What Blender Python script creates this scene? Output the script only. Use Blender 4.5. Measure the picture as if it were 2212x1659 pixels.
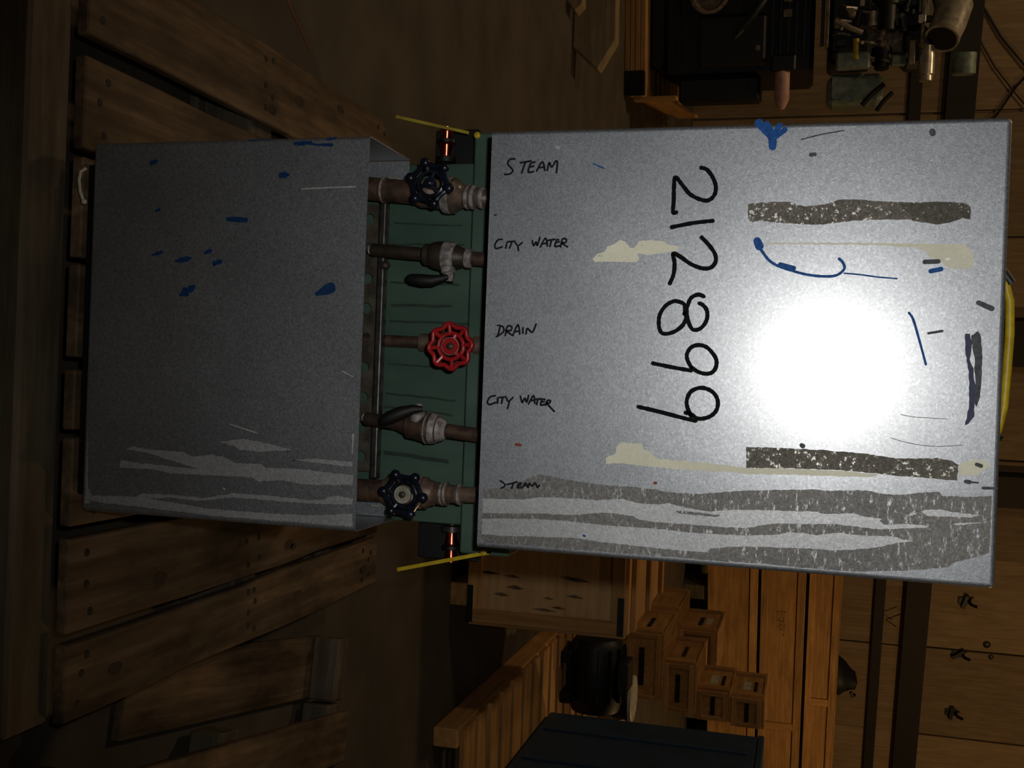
import bpy, bmesh, math, random
from mathutils import Vector, Matrix
for o in list(bpy.data.objects): bpy.data.objects.remove(o)
SC = bpy.context.scene
COL = SC.collection
R = random.Random(7)

# ------------------------------------------------------------------ camera, world, lights, exposure
# The photograph was taken with the camera turned on its side: image right is world up.
H = 1.33
PITCH, ROLL, YAW = 0.26724, 0.03784, 0.00204
fwd = Vector((math.sin(YAW)*math.cos(PITCH), math.cos(YAW)*math.cos(PITCH), -math.sin(PITCH)))
r0 = Vector((math.cos(YAW), -math.sin(YAW), 0)); u0 = r0.cross(fwd)
right = math.cos(ROLL)*r0 + math.sin(ROLL)*u0
up = -math.sin(ROLL)*r0 + math.cos(ROLL)*u0
cd = bpy.data.cameras.new('camera'); cam = bpy.data.objects.new('camera', cd); COL.objects.link(cam)
cd.sensor_fit = 'HORIZONTAL'; cd.sensor_width = 36.0; cd.lens = 2293.12*36.0/2212.0
cd.clip_start = 0.05; cd.clip_end = 100
m = Matrix((up, -right, -fwd)).transposed().to_4x4()
m.translation = Vector((0.06097, -1.48834, H)); cam.matrix_world = m
SC.camera = cam

W = bpy.data.worlds.new('world'); SC.world = W; W.use_nodes = True
W.node_tree.nodes['Background'].inputs[0].default_value = (1.0, 0.62, 0.30, 1)
W.node_tree.nodes['Background'].inputs[1].default_value = 0.006

def light(name, kind, loc, energy, color, radius=0.2):
    l = bpy.data.lights.new(name, kind); l.energy = energy; l.color = color; l.shadow_soft_size = radius
    o = bpy.data.objects.new(name, l); COL.objects.link(o); o.location = loc
    return o
# the camera's own flash, beside the lens
fl = light('camera_flash', 'SPOT', (-0.005, -1.49, 1.395), 37, (1.0, 0.99, 0.97), 0.016)
fl.data.spot_size = math.radians(94); fl.data.spot_blend = 1.0
fl.rotation_euler = (math.radians(90-3), 0, math.radians(-1.5))
# the hall's warm high-bay lamps, above the picture, and last an added fill lamp
light('warm_lamp', 'POINT', (6.8, 8.0, 5.2), 330, (1.0, 0.62, 0.27), 0.25)
light('warm_lamp', 'POINT', (-3.2, 5.2, 6.8), 210, (1.0, 0.70, 0.40), 0.25)
light('warm_lamp', 'POINT', (-4.6, 0.6, 6.4), 110, (1.0, 0.72, 0.44), 0.25)
light('warm_lamp', 'POINT', (4.0, -4.5, 4.8), 40, (1.0, 0.70, 0.42), 0.25)  # unseen fill lamp added behind the camera to brighten the crate fronts

SC.view_settings.view_transform = 'Standard'; SC.view_settings.look = 'None'
SC.view_settings.exposure = 0.0; SC.view_settings.gamma = 1.0
SC.view_settings.use_curve_mapping = False

# ------------------------------------------------------------------ helpers
class MB:
    def __init__(s): s.bm = bmesh.new()
    def box(s, x0, x1, y0, y1, z0, z1, M=None):
        vs = [s.bm.verts.new((x, y, z)) for x in (x0, x1) for y in (y0, y1) for z in (z0, z1)]
        for f in ((0,1,3,2),(4,6,7,5),(0,4,5,1),(2,3,7,6),(0,2,6,4),(1,5,7,3)):
            s.bm.faces.new([vs[i] for i in f])
        if M is not None: bmesh.ops.transform(s.bm, matrix=M, verts=vs)
        return s
    def lathe(s, p0, axis, prof, n=20, flat=0.0):
        p0 = Vector(p0); a = Vector(axis).normalized()
        b = a.orthogonal().normalized(); c = a.cross(b)
        rings = []
        for t, r in prof:
            if r <= 1e-6: rings.append([s.bm.verts.new(p0+a*t)])
            else: rings.append([s.bm.verts.new(p0+a*t+(b*math.cos(k*2*math.pi/n)+c*math.sin(k*2*math.pi/n))*r) for k in range(n)])
        for i in range(len(rings)-1):
            A, B = rings[i], rings[i+1]
            for k in range(n):
                k2 = (k+1) % n
                if len(A) == 1 and len(B) == 1: continue
                if len(A) == 1: s.bm.faces.new((A[0], B[k2], B[k]))
                elif len(B) == 1: s.bm.faces.new((A[k], A[k2], B[0]))
                else: s.bm.faces.new((A[k], A[k2], B[k2], B[k]))
        if len(rings[0]) > 1: s.bm.faces.new(rings[0][::-1])
        if len(rings[-1]) > 1: s.bm.faces.new(rings[-1])
        return s
    def rod(s, p0, p1, r, n=14, r2=None):
        d = Vector(p1)-Vector(p0)
        return s.lathe(p0, d, [(0, r), (d.length, r if r2 is None else r2)], n)
    def tube(s, pts, r, n=8, closed=False):
        P = [Vector(p) for p in pts]; N = len(P)
        rad = r if isinstance(r, (list, tuple)) else [r]*N
        rings = []; ref = None
        for i in range(N):
            a = P[(i-1) % N] if (closed or i > 0) else P[i]
            b = P[(i+1) % N] if (closed or i < N-1) else P[i]
            t = (b-a).normalized()
            if ref is None: ref = t.orthogonal().normalized()
            ref = (ref - t*ref.dot(t)).normalized(); q = t.cross(ref)
            rings.append([s.bm.verts.new(P[i]+(ref*math.cos(k*2*math.pi/n)+q*math.sin(k*2*math.pi/n))*rad[i]) for k in range(n)])
        for i in range(N if closed else N-1):
            A, B = rings[i], rings[(i+1) % N]
            off = 0
            if closed and i == N-1:
                off = min(range(n), key=lambda o: (A[0].co-B[o].co).length)
            for k in range(n):
                s.bm.faces.new((A[k], A[(k+1) % n], B[(k+1+off) % n], B[(k+off) % n]))
        if not closed:
            s.bm.faces.new(rings[0][::-1]); s.bm.faces.new(rings[-1])
        return s
    def prism(s, pts, ext):
        e = Vector(ext); A = [s.bm.verts.new(p) for p in pts]; B = [s.bm.verts.new(Vector(p)+e) for p in pts]
        s.bm.faces.new(A[::-1]); s.bm.faces.new(B)
        n = len(pts)
        for i in range(n): s.bm.faces.new((A[i], A[(i+1) % n], B[(i+1) % n], B[i]))
        return s
    def ball(s, c, r, sx=1, sy=1, sz=1, seg=12):
        g = bmesh.ops.create_uvsphere(s.bm, u_segments=seg, v_segments=max(6, seg//2+2), radius=r)
        bmesh.ops.transform(s.bm, matrix=Matrix.Translation(Vector(c)) @ Matrix.Diagonal((sx, sy, sz, 1)), verts=g['verts'])
        return s
    def build(s, name, mat, parent=None, bevel=0.0, seg=2, smooth=True, loc=None):
        bmesh.ops.recalc_face_normals(s.bm, faces=s.bm.faces)
        me = bpy.data.meshes.new(name); s.bm.to_mesh(me); s.bm.free()
        me.materials.append(MAT[mat] if isinstance(mat, str) else mat)
        if smooth:
            for p in me.polygons: p.use_smooth = True
            me.set_sharp_from_angle(angle=0.7)
        o = bpy.data.objects.new(name, me); COL.objects.link(o)
        if parent is not None: o.parent = parent
        if loc is not None: o.location = loc
        if bevel:
            b = o.modifiers.new('bevel', 'BEVEL'); b.width = bevel; b.segments = seg; b.limit_method = 'ANGLE'
        return o

def tag(o, label=None, cat=None, group=None, kind=None):
    if label: o['label'] = label
    if cat: o['category'] = cat
    if group: o['group'] = group
    if kind: o['kind'] = kind
    return o
def thing(name, label, cat, loc=(0, 0, 0), rz=0.0, group=None):
    o = bpy.data.objects.new(name, None); COL.objects.link(o); o.location = loc; o.rotation_euler = (0, 0, rz)
    o.empty_display_size = 0.1
    return tag(o, label, cat, group)
def box(name, mat, parent, x0, x1, y0, y1, z0, z1, bevel=0.003, M=None, seg=1):
    return MB().box(x0, x1, y0, y1, z0, z1, M).build(name, mat, parent, bevel=bevel, seg=seg, smooth=False)
def again(src, parent, loc, rot=None, scale=None):
    c = src.copy(); COL.objects.link(c); c.parent = parent; c.location = loc
    if rot: c.rotation_euler = rot
    if scale: c.scale = scale
    return c

# ------------------------------------------------------------------ materials
MAT = {}
def lin(c): return tuple((v/12.92 if v <= 0.04045 else ((v+0.055)/1.055)**2.4) for v in (x/255.0 for x in c))
def mk(name):
    m = bpy.data.materials.new(name); m.use_nodes = True; MAT[name] = m
    t = m.node_tree; return m, t, t.nodes['Principled BSDF']
def nd(t, kind, **kw):
    n = t.nodes.new(kind)
    for k, v in kw.items(): setattr(n, k, v)
    return n
def mapped(t, scale, coord='Object', rnd=True):
    tc = nd(t, 'ShaderNodeTexCoord'); mp = nd(t, 'ShaderNodeMapping'); mp.inputs['Scale'].default_value = scale
    t.links.new(tc.outputs[coord], mp.inputs['Vector'])
    if rnd:
        oi = nd(t, 'ShaderNodeObjectInfo'); mu = nd(t, 'ShaderNodeMath', operation='MULTIPLY'); mu.inputs[1].default_value = 37.0
        t.links.new(oi.outputs['Random'], mu.inputs[0]); t.links.new(mu.outputs[0], mp.inputs['Location'])
    return mp
def noise(t, vec, scale, detail=3.0, rough=0.55):
    n = nd(t, 'ShaderNodeTexNoise'); n.inputs['Scale'].default_value = scale; n.inputs['Detail'].default_value = detail
    n.inputs['Roughness'].default_value = rough; t.links.new(vec.outputs[0], n.inputs['Vector']); return n
def ramp(t, fac, stops):
    r = nd(t, 'ShaderNodeValToRGB'); e = r.color_ramp.elements
    while len(e) < len(stops): e.new(0.5)
    for i, (p, c) in enumerate(stops): e[i].position = p; e[i].color = (*c, 1)
    t.links.new(fac, r.inputs['Fac']); return r
def mixc(t, fac, a, b, blend='MIX'):
    x = nd(t, 'ShaderNodeMix', data_type='RGBA', blend_type=blend)
    for s, v in ((0, fac), (6, a), (7, b)):
        if isinstance(v, (int, float)): x.inputs[s].default_value = v
        elif isinstance(v, tuple): x.inputs[s].default_value = (*v, 1)
        else: t.links.new(v, x.inputs[s])
    return x.outputs[2]
def bump(t, p, h, strength, dist=0.002):
    b = nd(t, 'ShaderNodeBump'); b.inputs['Strength'].default_value = strength; b.inputs['Distance'].default_value = dist
    t.links.new(h, b.inputs['Height']); t.links.new(b.outputs[0], p.inputs['Normal'])

def plain(name, c, rough=0.5, metal=0.0, c2=None, scale=30.0, stretch=(1, 1, 1), bmp=0.0, lo=0.35, hi=0.65, spec=0.5):
    m, t, p = mk(name)
    p.inputs['Roughness'].default_value = rough; p.inputs['Metallic'].default_value = metal
    p.inputs['Specular IOR Level'].default_value = spec
    n = noise(t, mapped(t, stretch), scale, 4)
    r = ramp(t, n.outputs['Fac'], [(lo, lin(c)), (hi, lin(c2 or tuple(int(v*0.82) for v in c)))])
    t.links.new(r.outputs[0], p.inputs['Base Color'])
    if bmp: bump(t, p, n.outputs['Fac'], bmp)
    return m
def wood(name, c1, c2, axis=1, dirt=0.35, rough=0.75):
    m, t, p = mk(name)
    s = [16.0, 16.0, 16.0]; s[axis] = 0.9
    g = noise(t, mapped(t, tuple(s)), 2.2, 5, 0.6)
    r = ramp(t, g.outputs['Fac'], [(0.3, lin(c1)), (0.5, lin(tuple((a+b)//2 for a, b in zip(c1, c2)))), (0.72, lin(c2))])
    s2 = [5.0, 5.0, 5.0]; s2[axis] = 2.0
    d = noise(t, mapped(t, tuple(s2)), 1.3, 4, 0.65)
    dr = ramp(t, d.outputs['Fac'], [(0.42, (1, 1, 1)), (0.70, (1-dirt, 1-dirt, 1-dirt))])
    oi = nd(t, 'ShaderNodeObjectInfo'); v = ramp(t, oi.outputs['Random'], [(0.0, (0.78, 0.78, 0.78)), (1.0, (1.12, 1.10, 1.06))])
    c = mixc(t, 1.0, r.outputs[0], dr.outputs[0], 'MULTIPLY'); c = mixc(t, 1.0, c, v.outputs[0], 'MULTIPLY')
    t.links.new(c, p.inputs['Base Color']); p.inputs['Roughness'].default_value = rough
    p.inputs['Specular IOR Level'].default_value = 0.25
    bump(t, p, g.outputs['Fac'], 0.5, 0.002)
    return m
def galv(name, c1, c2, rough, metal, fleck=None, lo=0.62, hi=0.70, fs=110.0, stretch=(1, 1, 1), coat=0.0):
    """galvanised sheet: small spangle cells, optional flecks of bare zinc showing through a film"""
    m, t, p = mk(name)
    mp = mapped(t, (1, 1, 1), rnd=False)
    v = nd(t, 'ShaderNodeTexVoronoi'); v.inputs['Scale'].default_value = 380.0; t.links.new(mp.outputs[0], v.inputs['Vector'])
    n = noise(t, mp, 520.0, 2); big = noise(t, mp, 7.0, 4)
    base = mixc(t, v.outputs['Color'], lin(c1), lin(c2))
    sep = nd(t, 'ShaderNodeSeparateColor'); t.links.new(v.outputs['Color'], sep.inputs[0])
    base = mixc(t, sep.outputs[0], lin(c1), lin(c2))
    br = ramp(t, big.outputs['Fac'], [(0.3, (0.86, 0.86, 0.86)), (0.7, (1.08, 1.08, 1.08))])
    base = mixc(t, 1.0, base, br.outputs[0], 'MULTIPLY')
    ro = nd(t, 'ShaderNodeMapRange'); ro.inputs['To Min'].default_value = rough-0.05; ro.inputs['To Max'].default_value = rough+0.06
    t.links.new(sep.outputs[1], ro.inputs['Value'])
    rout, mout = ro.outputs[0], None
    if fleck:
        f = noise(t, mapped(t, stretch, rnd=False), fs, 3, 0.7)
        fr = ramp(t, f.outputs['Fac'], [(lo, (0, 0, 0)), (hi, (1, 1, 1))])
        base = mixc(t, fr.outputs[0], base, lin(fleck))
        mx = nd(t, 'ShaderNodeMapRange'); mx.inputs['To Min'].default_value = metal; mx.inputs['To Max'].default_value = 0.9
        t.links.new(fr.outputs[0], mx.inputs['Value']); t.links.new(mx.outputs[0], p.inputs['Metallic'])
        rx = nd(t, 'ShaderNodeMapRange'); rx.inputs['To Min'].default_value = rough; rx.inputs['To Max'].default_value = 0.45
        t.links.new(fr.outputs[0], rx.inputs['Value']); rout = rx.outputs[0]
    else: p.inputs['Metallic'].default_value = metal
    t.links.new(base, p.inputs['Base Color']); t.links.new(rout, p.inputs['Roughness'])
    if coat:
        p.inputs['Coat Weight'].default_value = coat; p.inputs['Coat Roughness'].default_value = 0.30; p.inputs['Coat IOR'].default_value = 2.1
    bump(t, p, n.outputs['Fac'], 0.35, 0.0006)
    return m

galv('galvanised', (136, 141, 147), (162, 166, 171), 0.52, 0.80, coat=1.0)
galv('galvanised_light', (170, 173, 175), (196, 198, 198), 0.56, 0.60, coat=0.6)
galv('film_dark', (96, 96, 94), (118, 117, 114), 0.66, 0.45, (170, 172, 172), 0.60, 0.68, 160.0, (1, 1, .3))
galv('film_wash', (108, 106, 103), (136, 134, 130), 0.62, 0.50, (168, 170, 170), 0.56, 0.68, 230.0, (.35, 1, 1))
galv('tape_dirt', (92, 88, 80), (128, 123, 113), 0.85, 0.08, (176, 174, 166), 0.55, 0.64, 150.0)
galv('tape_dirt_deep', (82, 78, 70), (106, 102, 92), 0.9, 0.05, (160, 158, 150), 0.64, 0.69, 150.0)
galv('tape_cream', (232, 230, 204), (242, 240, 216), 0.6, 0.0, (170, 172, 168), 0.66, 0.72, 130.0, (1, 1, .4))
plain('ink_black', (9, 9, 12), 0.6, spec=0.08)
plain('ink_thin', (24, 23, 26), 0.7, c2=(40, 39, 42), scale=300.0, spec=0.1)
plain('ink_blue', (20, 66, 130), 0.6, c2=(30, 92, 165), scale=200.0, spec=0.2)
plain('ink_blue_dull', (16, 46, 92), 0.7, c2=(30, 60, 96), scale=300.0, spec=0.1)
plain('ink_navy', (26, 38, 72), 0.6, c2=(44, 54, 84), scale=120.0)
plain('smudge_grey', (62, 64, 66), 0.75, c2=(88, 92, 94), scale=150.0)
plain('paint_orange', (150, 58, 28), 0.6)
plain('chalk_white', (176, 176, 172), 0.8, c2=(140, 142, 142), scale=250.0)
plain('green_paint', (68, 94, 80), 0.5, 0.0, (54, 78, 66), 14.0, (1, 1, .25), 0.15)
plain('green_grime', (30, 48, 38), 0.75, 0.0, (40, 58, 44), 60.0)
plain('rusty_pipe', (96, 72, 55), 0.55, 0.3, (58, 46, 40), 60.0, (1, 1, 1), 0.25)
plain('rusty_fitting', (122, 100, 84), 0.5, 0.3, (86, 74, 66), 70.0, (1, 1, 1), 0.3)
plain('dark_pipe', (68, 57, 45), 0.5, 0.35, (54, 46, 38), 60.0, (1, 1, 1), 0.2)
plain('sealant_grey', (176, 168, 162), 0.6, 0.2, (100, 96, 94), 90.0, (1, 1, 1), 0.3)
plain('wheel_dark', (22, 30, 46), 0.26, 0.0, (14, 18, 26), 40.0)
plain('wheel_red', (168, 30, 32), 0.32, 0.0, (150, 24, 28), 50.0)
plain('tag_steel', (196, 194, 174), 0.4, 0.45, (150, 148, 132), 60.0)
plain('steel', (118, 116, 110), 0.36, 0.9, (84, 82, 78), 60.0)
plain('strip_steel', (112, 104, 90), 0.45, 0.6, (74, 68, 58), 40.0)
plain('copper', (214, 92, 66), 0.20, 1.0, (190, 74, 52), 80.0)
plain('black_metal', (17, 18, 20), 0.5, 0.2, (11, 12, 13), 20.0)
plain('rubber', (16, 16, 17), 0.6)
plain('yellow_paint', (196, 170, 26), 0.45, 0.0, (172, 146, 22), 60.0)
plain('yellow_dull', (168, 150, 40), 0.6)
plain('white_plastic', (206, 200, 180), 0.45)
plain('teal_steel', (36, 62, 84), 0.6, 0.0, (30, 52, 70), 6.0)
plain('engine_olive', (132, 146, 126), 0.5, 0.0, (92, 104, 90), 20.0)
plain('engine_dark', (40, 42, 38), 0.5, 0.1, (22, 24, 22), 24.0)
plain('engine_silver', (206, 198, 178), 0.32, 0.5, (160, 152, 136), 18.0)
plain('engine_tan', (138, 120, 94), 0.5, 0.1, (90, 78, 60), 30.0)
plain('filter_pink', (206, 164, 148), 0.5, 0.0, (184, 140, 128), 20.0)
plain('iron_rail', (30, 24, 20), 0.7, 0.1, (22, 18, 16), 8.0)
plain('concrete', (86, 77, 62), 0.8, 0.0, (70, 62, 49), 3.5, (1, 1, 1), 0.1)
plain('floor_spray', (120, 56, 36), 0.8, c2=(96, 70, 54), scale=60.0)
wood('pallet_long', (136, 114, 88), (78, 63, 47), 1, 0.75)
wood('pallet_cross', (120, 110, 92), (82, 74, 60), 0, 0.55)
wood('crate_x', (204, 158, 98), (164, 120, 70), 0, 0.25)
wood('crate_y', (204, 158, 98), (164, 120, 70), 1, 0.25)
wood('crate_z', (200, 154, 96), (160, 118, 70), 2, 0.25)
wood('plywood_crate', (222, 182, 130), (188, 148, 100), 0, 0.3)
wood('plywood_wall', (138, 120, 94), (114, 97, 74), 2, 0.2)
wood('grey_timber', (168, 148, 114), (132, 114, 86), 0, 0.3)
plain('nail_iron', (24, 20, 18), 0.7)
plain('knot_brown', (62, 44, 30), 0.8, c2=(42, 30, 22), scale=80.0)
plain('gap_dark', (14, 11, 9), 0.9)  # near-black colour stands for the shade inside slots and openings
plain('label_paper', (198, 190, 172), 0.7)
plain('faint_print', (112, 78, 40), 0.8)

STROKES = {
  'NUM': [[(-2458,11832),(-2430,11911),(-2325,11992),(-2202,12040),(-2081,12027),(-2004,11944),(-2022,11823),(-2093,11690),(-2208,11591),(-2332,11481),(-2210,11465),(-1999,11468),(-1841,11465),(-1841,11509)],[(-1720,12015),(-1691,11749),(-1634,11455)],[(-1490,11874),(-1377,11984),(-1256,12066),(-1151,12075),(-1073,12013),(-1063,11893),(-1123,11735),(-1219,11593),(-1265,11486),(-1139,11512),(-981,11506),(-849,11458)],[(-672,11933),(-697,11855),(-652,11762),(-564,11722),(-503,11706),(-363,11720),(-233,11777),(-205,11839),(-245,11923),(-351,11985),(-473,11984),(-550,11929),(-576,11877)],[(-433,11683),(-555,11670),(-597,11581),(-596,11511),(-533,11409),(-408,11334),(-267,11326),(-163,11361),(-143,11441),(-185,11562),(-275,11663),(-380,11702),(-432,11674)],[(316,11798),(213,11742),(126,11733),(37,11787),(3,11881),(23,11985),(99,12074),(201,12137),(305,12133),(376,12084),(397,11999),(374,11895),(324,11815)],[(360,11799),(324,11546),(275,11263)],[(996,11823),(876,11767),(772,11754),(656,11802),(600,11903),(600,12006),(653,12111),(755,12175),(876,12171),(966,12106),(1014,12005),(1019,11902),(969,11831),(947,11743)],[(1054,11886),(1026,11729),(953,11394),(893,11083)]],
  'STEAM_A': [[(-2632,9142),(-2625,9066),(-2561,9040),(-2505,9090),(-2459,9120),(-2414,9074),(-2410,9002)],[(-2576,9229),(-2597,9388)],[(-2584,9304),(-2430,9254)],[(-2581,9445),(-2564,9390),(-2510,9364),(-2437,9357),(-2445,9432)],[(-2510,9373),(-2523,9429)],[(-2453,9478),(-2583,9558),(-2460,9600)],[(-2498,9505),(-2506,9589)],[(-2460,9637),(-2568,9661),(-2504,9700),(-2584,9753),(-2571,9781),(-2421,9772)]],
  'CITY_A': [[(-1462,8997),(-1453,8931),(-1380,8890),(-1328,8907),(-1352,9001)],[(-1417,9071),(-1334,9055)],[(-1426,9084),(-1435,9188)],[(-1430,9147),(-1334,9116)],[(-1417,9198),(-1371,9238),(-1417,9302)],[(-1371,9238),(-1298,9250)],[(-1445,9452),(-1372,9473),(-1426,9509),(-1372,9529),(-1490,9562)],[(-1354,9577),(-1481,9647),(-1363,9679)],[(-1399,9603),(-1408,9677)],[(-1445,9676),(-1463,9787)],[(-1454,9741),(-1363,9716)],[(-1454,9843),(-1454,9815),(-1363,9791),(-1373,9864)],[(-1414,9798),(-1427,9853)],[(-1355,9874),(-1463,9898),(-1463,9953),(-1418,9946),(-1409,9891),(-1355,9976)]],
  'DRAIN': [[(-207,8979),(-190,9056),(-117,9068),(-42,8966)],[(-199,9018),(-51,8985)],[(-63,9099),(-192,9123),(-193,9189),(-138,9182),(-128,9116),(-71,9199)],[(-66,9213),(-223,9282),(-87,9316)],[(-121,9239),(-132,9314)],[(-179,9359),(-101,9362)],[(-95,9410),(-171,9426),(-119,9503),(-238,9554)]],
  'CITY_B': [[(820,8981),(841,8905),(917,8864),(952,8900),(917,8994)],[(855,9020),(928,9019)],[(846,9030),(832,9143)],[(839,9096),(926,9080)],[(850,9153),(894,9184),(837,9248)],[(894,9199),(1001,9174)],[(814,9360),(900,9392),(839,9427),(892,9457),(800,9482)],[(918,9486),(797,9557),(905,9580)],[(872,9513),(860,9578)],[(851,9568),(838,9670)],[(844,9624),(922,9608)],[(845,9727),(846,9689),(925,9665),(917,9729)],[(883,9672),(876,9719)],[(926,9739),(861,9765),(860,9811),(896,9794),(898,9757),(1011,9872)]],
  'STEAM_B': [[(2054,9105),(2113,9183),(2163,9119)],[(2102,9211),(2057,9361)],[(2078,9305),(2153,9280)],[(2071,9428),(2083,9381),(2138,9368),(2135,9424)],[(2111,9373),(2102,9419)],[(2139,9440),(2064,9484),(2123,9518)],[(2109,9453),(2096,9513)],[(2123,9529),(2064,9546),(2101,9585),(2055,9628),(2114,9664),(2082,9692)]],
}
PATCHES = {
  'TAPE_DARK_A': [(-1947,12486),(-1971,12678),(-1976,13093),(-1933,13128),(-1915,13260),(-1938,13520),(-1999,13679),(-1997,13936),(-1966,14255),(-1953,14725),(-1960,14910),(-1940,15263),(-1883,15325),(-1727,15323),(-1744,15224),(-1679,15074),(-1663,14921),(-1689,14734),(-1722,14578),(-1732,14263),(-1717,13866),(-1692,13707),(-1660,13400),(-1678,13022),(-1696,12839),(-1722,12671),(-1700,12537),(-1749,12494)],
  'TAPE_DARK_A2': [(-1931,14437),(-1950,14725),(-1955,14910),(-1937,15263),(-1883,15321),(-1732,15320),(-1747,15224),(-1684,15073),(-1668,14920),(-1705,14765),(-1772,14638),(-1822,14543)],
  'TAPE_DARK_B': [(1384,12584),(1372,12918),(1368,13380),(1371,13640),(1387,14122),(1427,14456),(1419,14768),(1396,15030),(1427,15215),(1480,15293),(1680,15284),(1671,15101),(1662,14854),(1664,14543),(1641,14227),(1627,13746),(1638,13258),(1667,12594)],
  'CREAM_A': [(-1186,10348),(-1266,10418),(-1285,10526),(-1365,10559),(-1401,10666),(-1454,10718),(-1437,10808),(-1348,10883),(-1348,10936),(-1437,11004),(-1451,11198),(-1437,11340),(-1385,11429),(-1367,11552),(-1315,11546),(-1288,11451),(-1247,11171),(-1260,10975),(-1180,11014),(-1145,10980),(-1141,10386)],
  'CREAM_B': [(-1418,12732),(-1420,13957),(-1408,14744),(-1400,15267),(-1294,15361),(-1196,15388),(-1090,15369),(-1088,15095),(-1145,15016),(-1210,14952),(-1226,14859),(-1309,14779),(-1358,14669),(-1390,14117),(-1397,13637),(-1401,12733)],
  'CREAM_C': [(1719,10658),(1640,10646),(1561,10778),(1472,10793),(1406,10862),(1408,11165),(1487,11168),(1517,11275),(1600,11366),(1614,11594),(1632,12113),(1665,12540),(1671,12595),(1643,13259),(1632,13747),(1653,14306),(1688,14276),(1711,13750),(1723,13262),(1753,12598),(1737,12542),(1741,12118),(1736,11599),(1721,11247),(1709,10998),(1699,10855),(1715,10730)],
  'CREAM_D': [(1480,15293),(1426,15367),(1388,15532),(1411,15638),(1474,15685),(1528,15582),(1588,15539),(1610,15297)],
  'WASH_DARK': [(2192,8795),(2136,9251),(2013,9472),(1928,9694),(1964,9992),(2001,10269),(2024,10633),(2023,11081),(2047,11400),(2069,11611),(2064,11958),(2030,12214),(1992,12467),(1979,12606),(1945,13022),(1904,13481),(1910,13757),(1878,14076),(1885,14236),(1910,14363),(1913,14583),(1862,14861),(1840,15076),(1891,15109),(1880,15474),(1848,15773),(2589,15799),(2678,15502),(2725,15322),(2816,15203),(2896,14743),(2943,14274),(2979,14036),(3023,13958),(3031,13309),(3040,12645),(3036,12166),(2993,11295),(2988,10850),(3005,10399),(3017,9717),(3018,8827)],
  'LIGHT_A': [(2330,8800),(2304,9484),(2253,9706),(2240,10187),(2243,10551),(2202,10910),(2250,11125),(2249,11408),(2222,11547),(2267,11793),(2295,12138),(2246,12477),(2241,12616),(2229,12866),(2220,13115),(2200,13541),(2223,13574),(2214,13832),(2193,14008),(2231,14185),(2234,14375),(2270,14344),(2315,14409),(2287,14690),(2294,14938),(2319,14939),(2348,14645),(2386,14348),(2374,14174),(2352,13773),(2376,13449),(2396,13039),(2448,12791),(2491,12625),(2500,12316),(2493,11801),(2498,11365),(2478,11152),(2431,11061),(2411,10702),(2436,10468),(2482,10196),(2491,9678),(2519,9265),(2541,8808)],
  'LIGHT_B': [(2624,8811),(2572,9681),(2572,10199),(2590,10565),(2591,10924),(2588,11456),(2606,11805),(2603,12320),(2589,12628),(2550,13044),(2506,13175),(2500,13372),(2520,13552),(2465,13841),(2480,14098),(2464,14540),(2490,14635),(2504,14776),(2544,14574),(2620,14341),(2678,14025),(2705,13786),(2705,13461),(2726,12968),(2743,12634),(2761,12411),(2806,12157),(2862,12108),(2868,11815),(2860,11466),(2852,11113),(2833,10664),(2805,10208),(2825,9691),(2854,9184),(2853,8820)],
  'LIGHT_C': [(2117,14870),(2086,14900),(2065,15099),(2092,15238),(2108,15602),(2141,15483),(2154,15179),(2162,14934)],
  'LIGHT_D': [(2178,14702),(2140,14731),(2129,14816),(2156,14794)],
  'LIGHT_E': [(2247,15244),(2225,15334),(2205,15606),(2239,15426),(2264,15305)],
  'LIGHT_F': [(2967,12642),(2955,12893),(2966,13175),(2986,13143),(3027,12645),(2985,12419),(2959,12418)],
  'DROP': [(2320,11656),(2310,11794),(2338,12276),(2367,12226),(2362,12055),(2352,11692)],
  'BLUE_BAND': [(-231,15308),(-233,15369),(-127,15403),(86,15380),(215,15430),(377,15443),(442,15468),(671,15454),(834,15459),(935,15395),(950,15353),(739,15388),(510,15387),(249,15371),(-11,15323)],
  'GREY_BAND': [(-209,15385),(-276,15458),(-228,15497),(-17,15527),(309,15531),(570,15518),(719,15478),(638,15452),(393,15466),(214,15437),(67,15440),(-46,15406)],
  'LO_A': [(1925,2798),(1873,2949),(1905,3180),(1911,3484),(1913,3859),(1980,4035),(1929,4377),(1961,4598),(2036,4795),(2032,5250),(2083,5299),(2068,5934),(2090,6282),(2113,6785),(2259,6790),(2283,6404),(2301,5943),(2258,5590),(2304,5189),(2246,5092),(2255,4391),(2266,3649),(2220,3295),(2232,2708),(2108,2728),(2140,3139),(2171,4142),(2057,3640),(1960,3182)],
  'LO_B': [(1727,4491),(1657,4900),(1706,5332),(1780,5759),(1841,5218),(1827,4858),(1769,4735)],
  'LO_C': [(2711,2209),(2681,3009),(2616,3159),(2606,3663),(2621,4283),(2514,4766),(2508,5364),(2537,6069),(2511,6299),(2436,6479),(2468,6794),(2552,6791),(2590,6071),(2583,5367),(2578,4769),(2672,4163),(2650,3665),(2695,3315),(2727,3668),(2786,4413),(2786,5376),(2769,6078),(2698,6797),(2939,6806),(2940,5618),(2906,4418),(2856,3548),(2837,3168),(2825,2526),(2802,2186)],
  'LO_D': [(1942,5718),(1896,6158),(1915,6765),(1988,6768),(1964,6276)],
  'LO_E': [(1594,2017),(1591,2069),(2581,2125),(2711,2209),(2849,2162),(2855,2071)],
}
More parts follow.
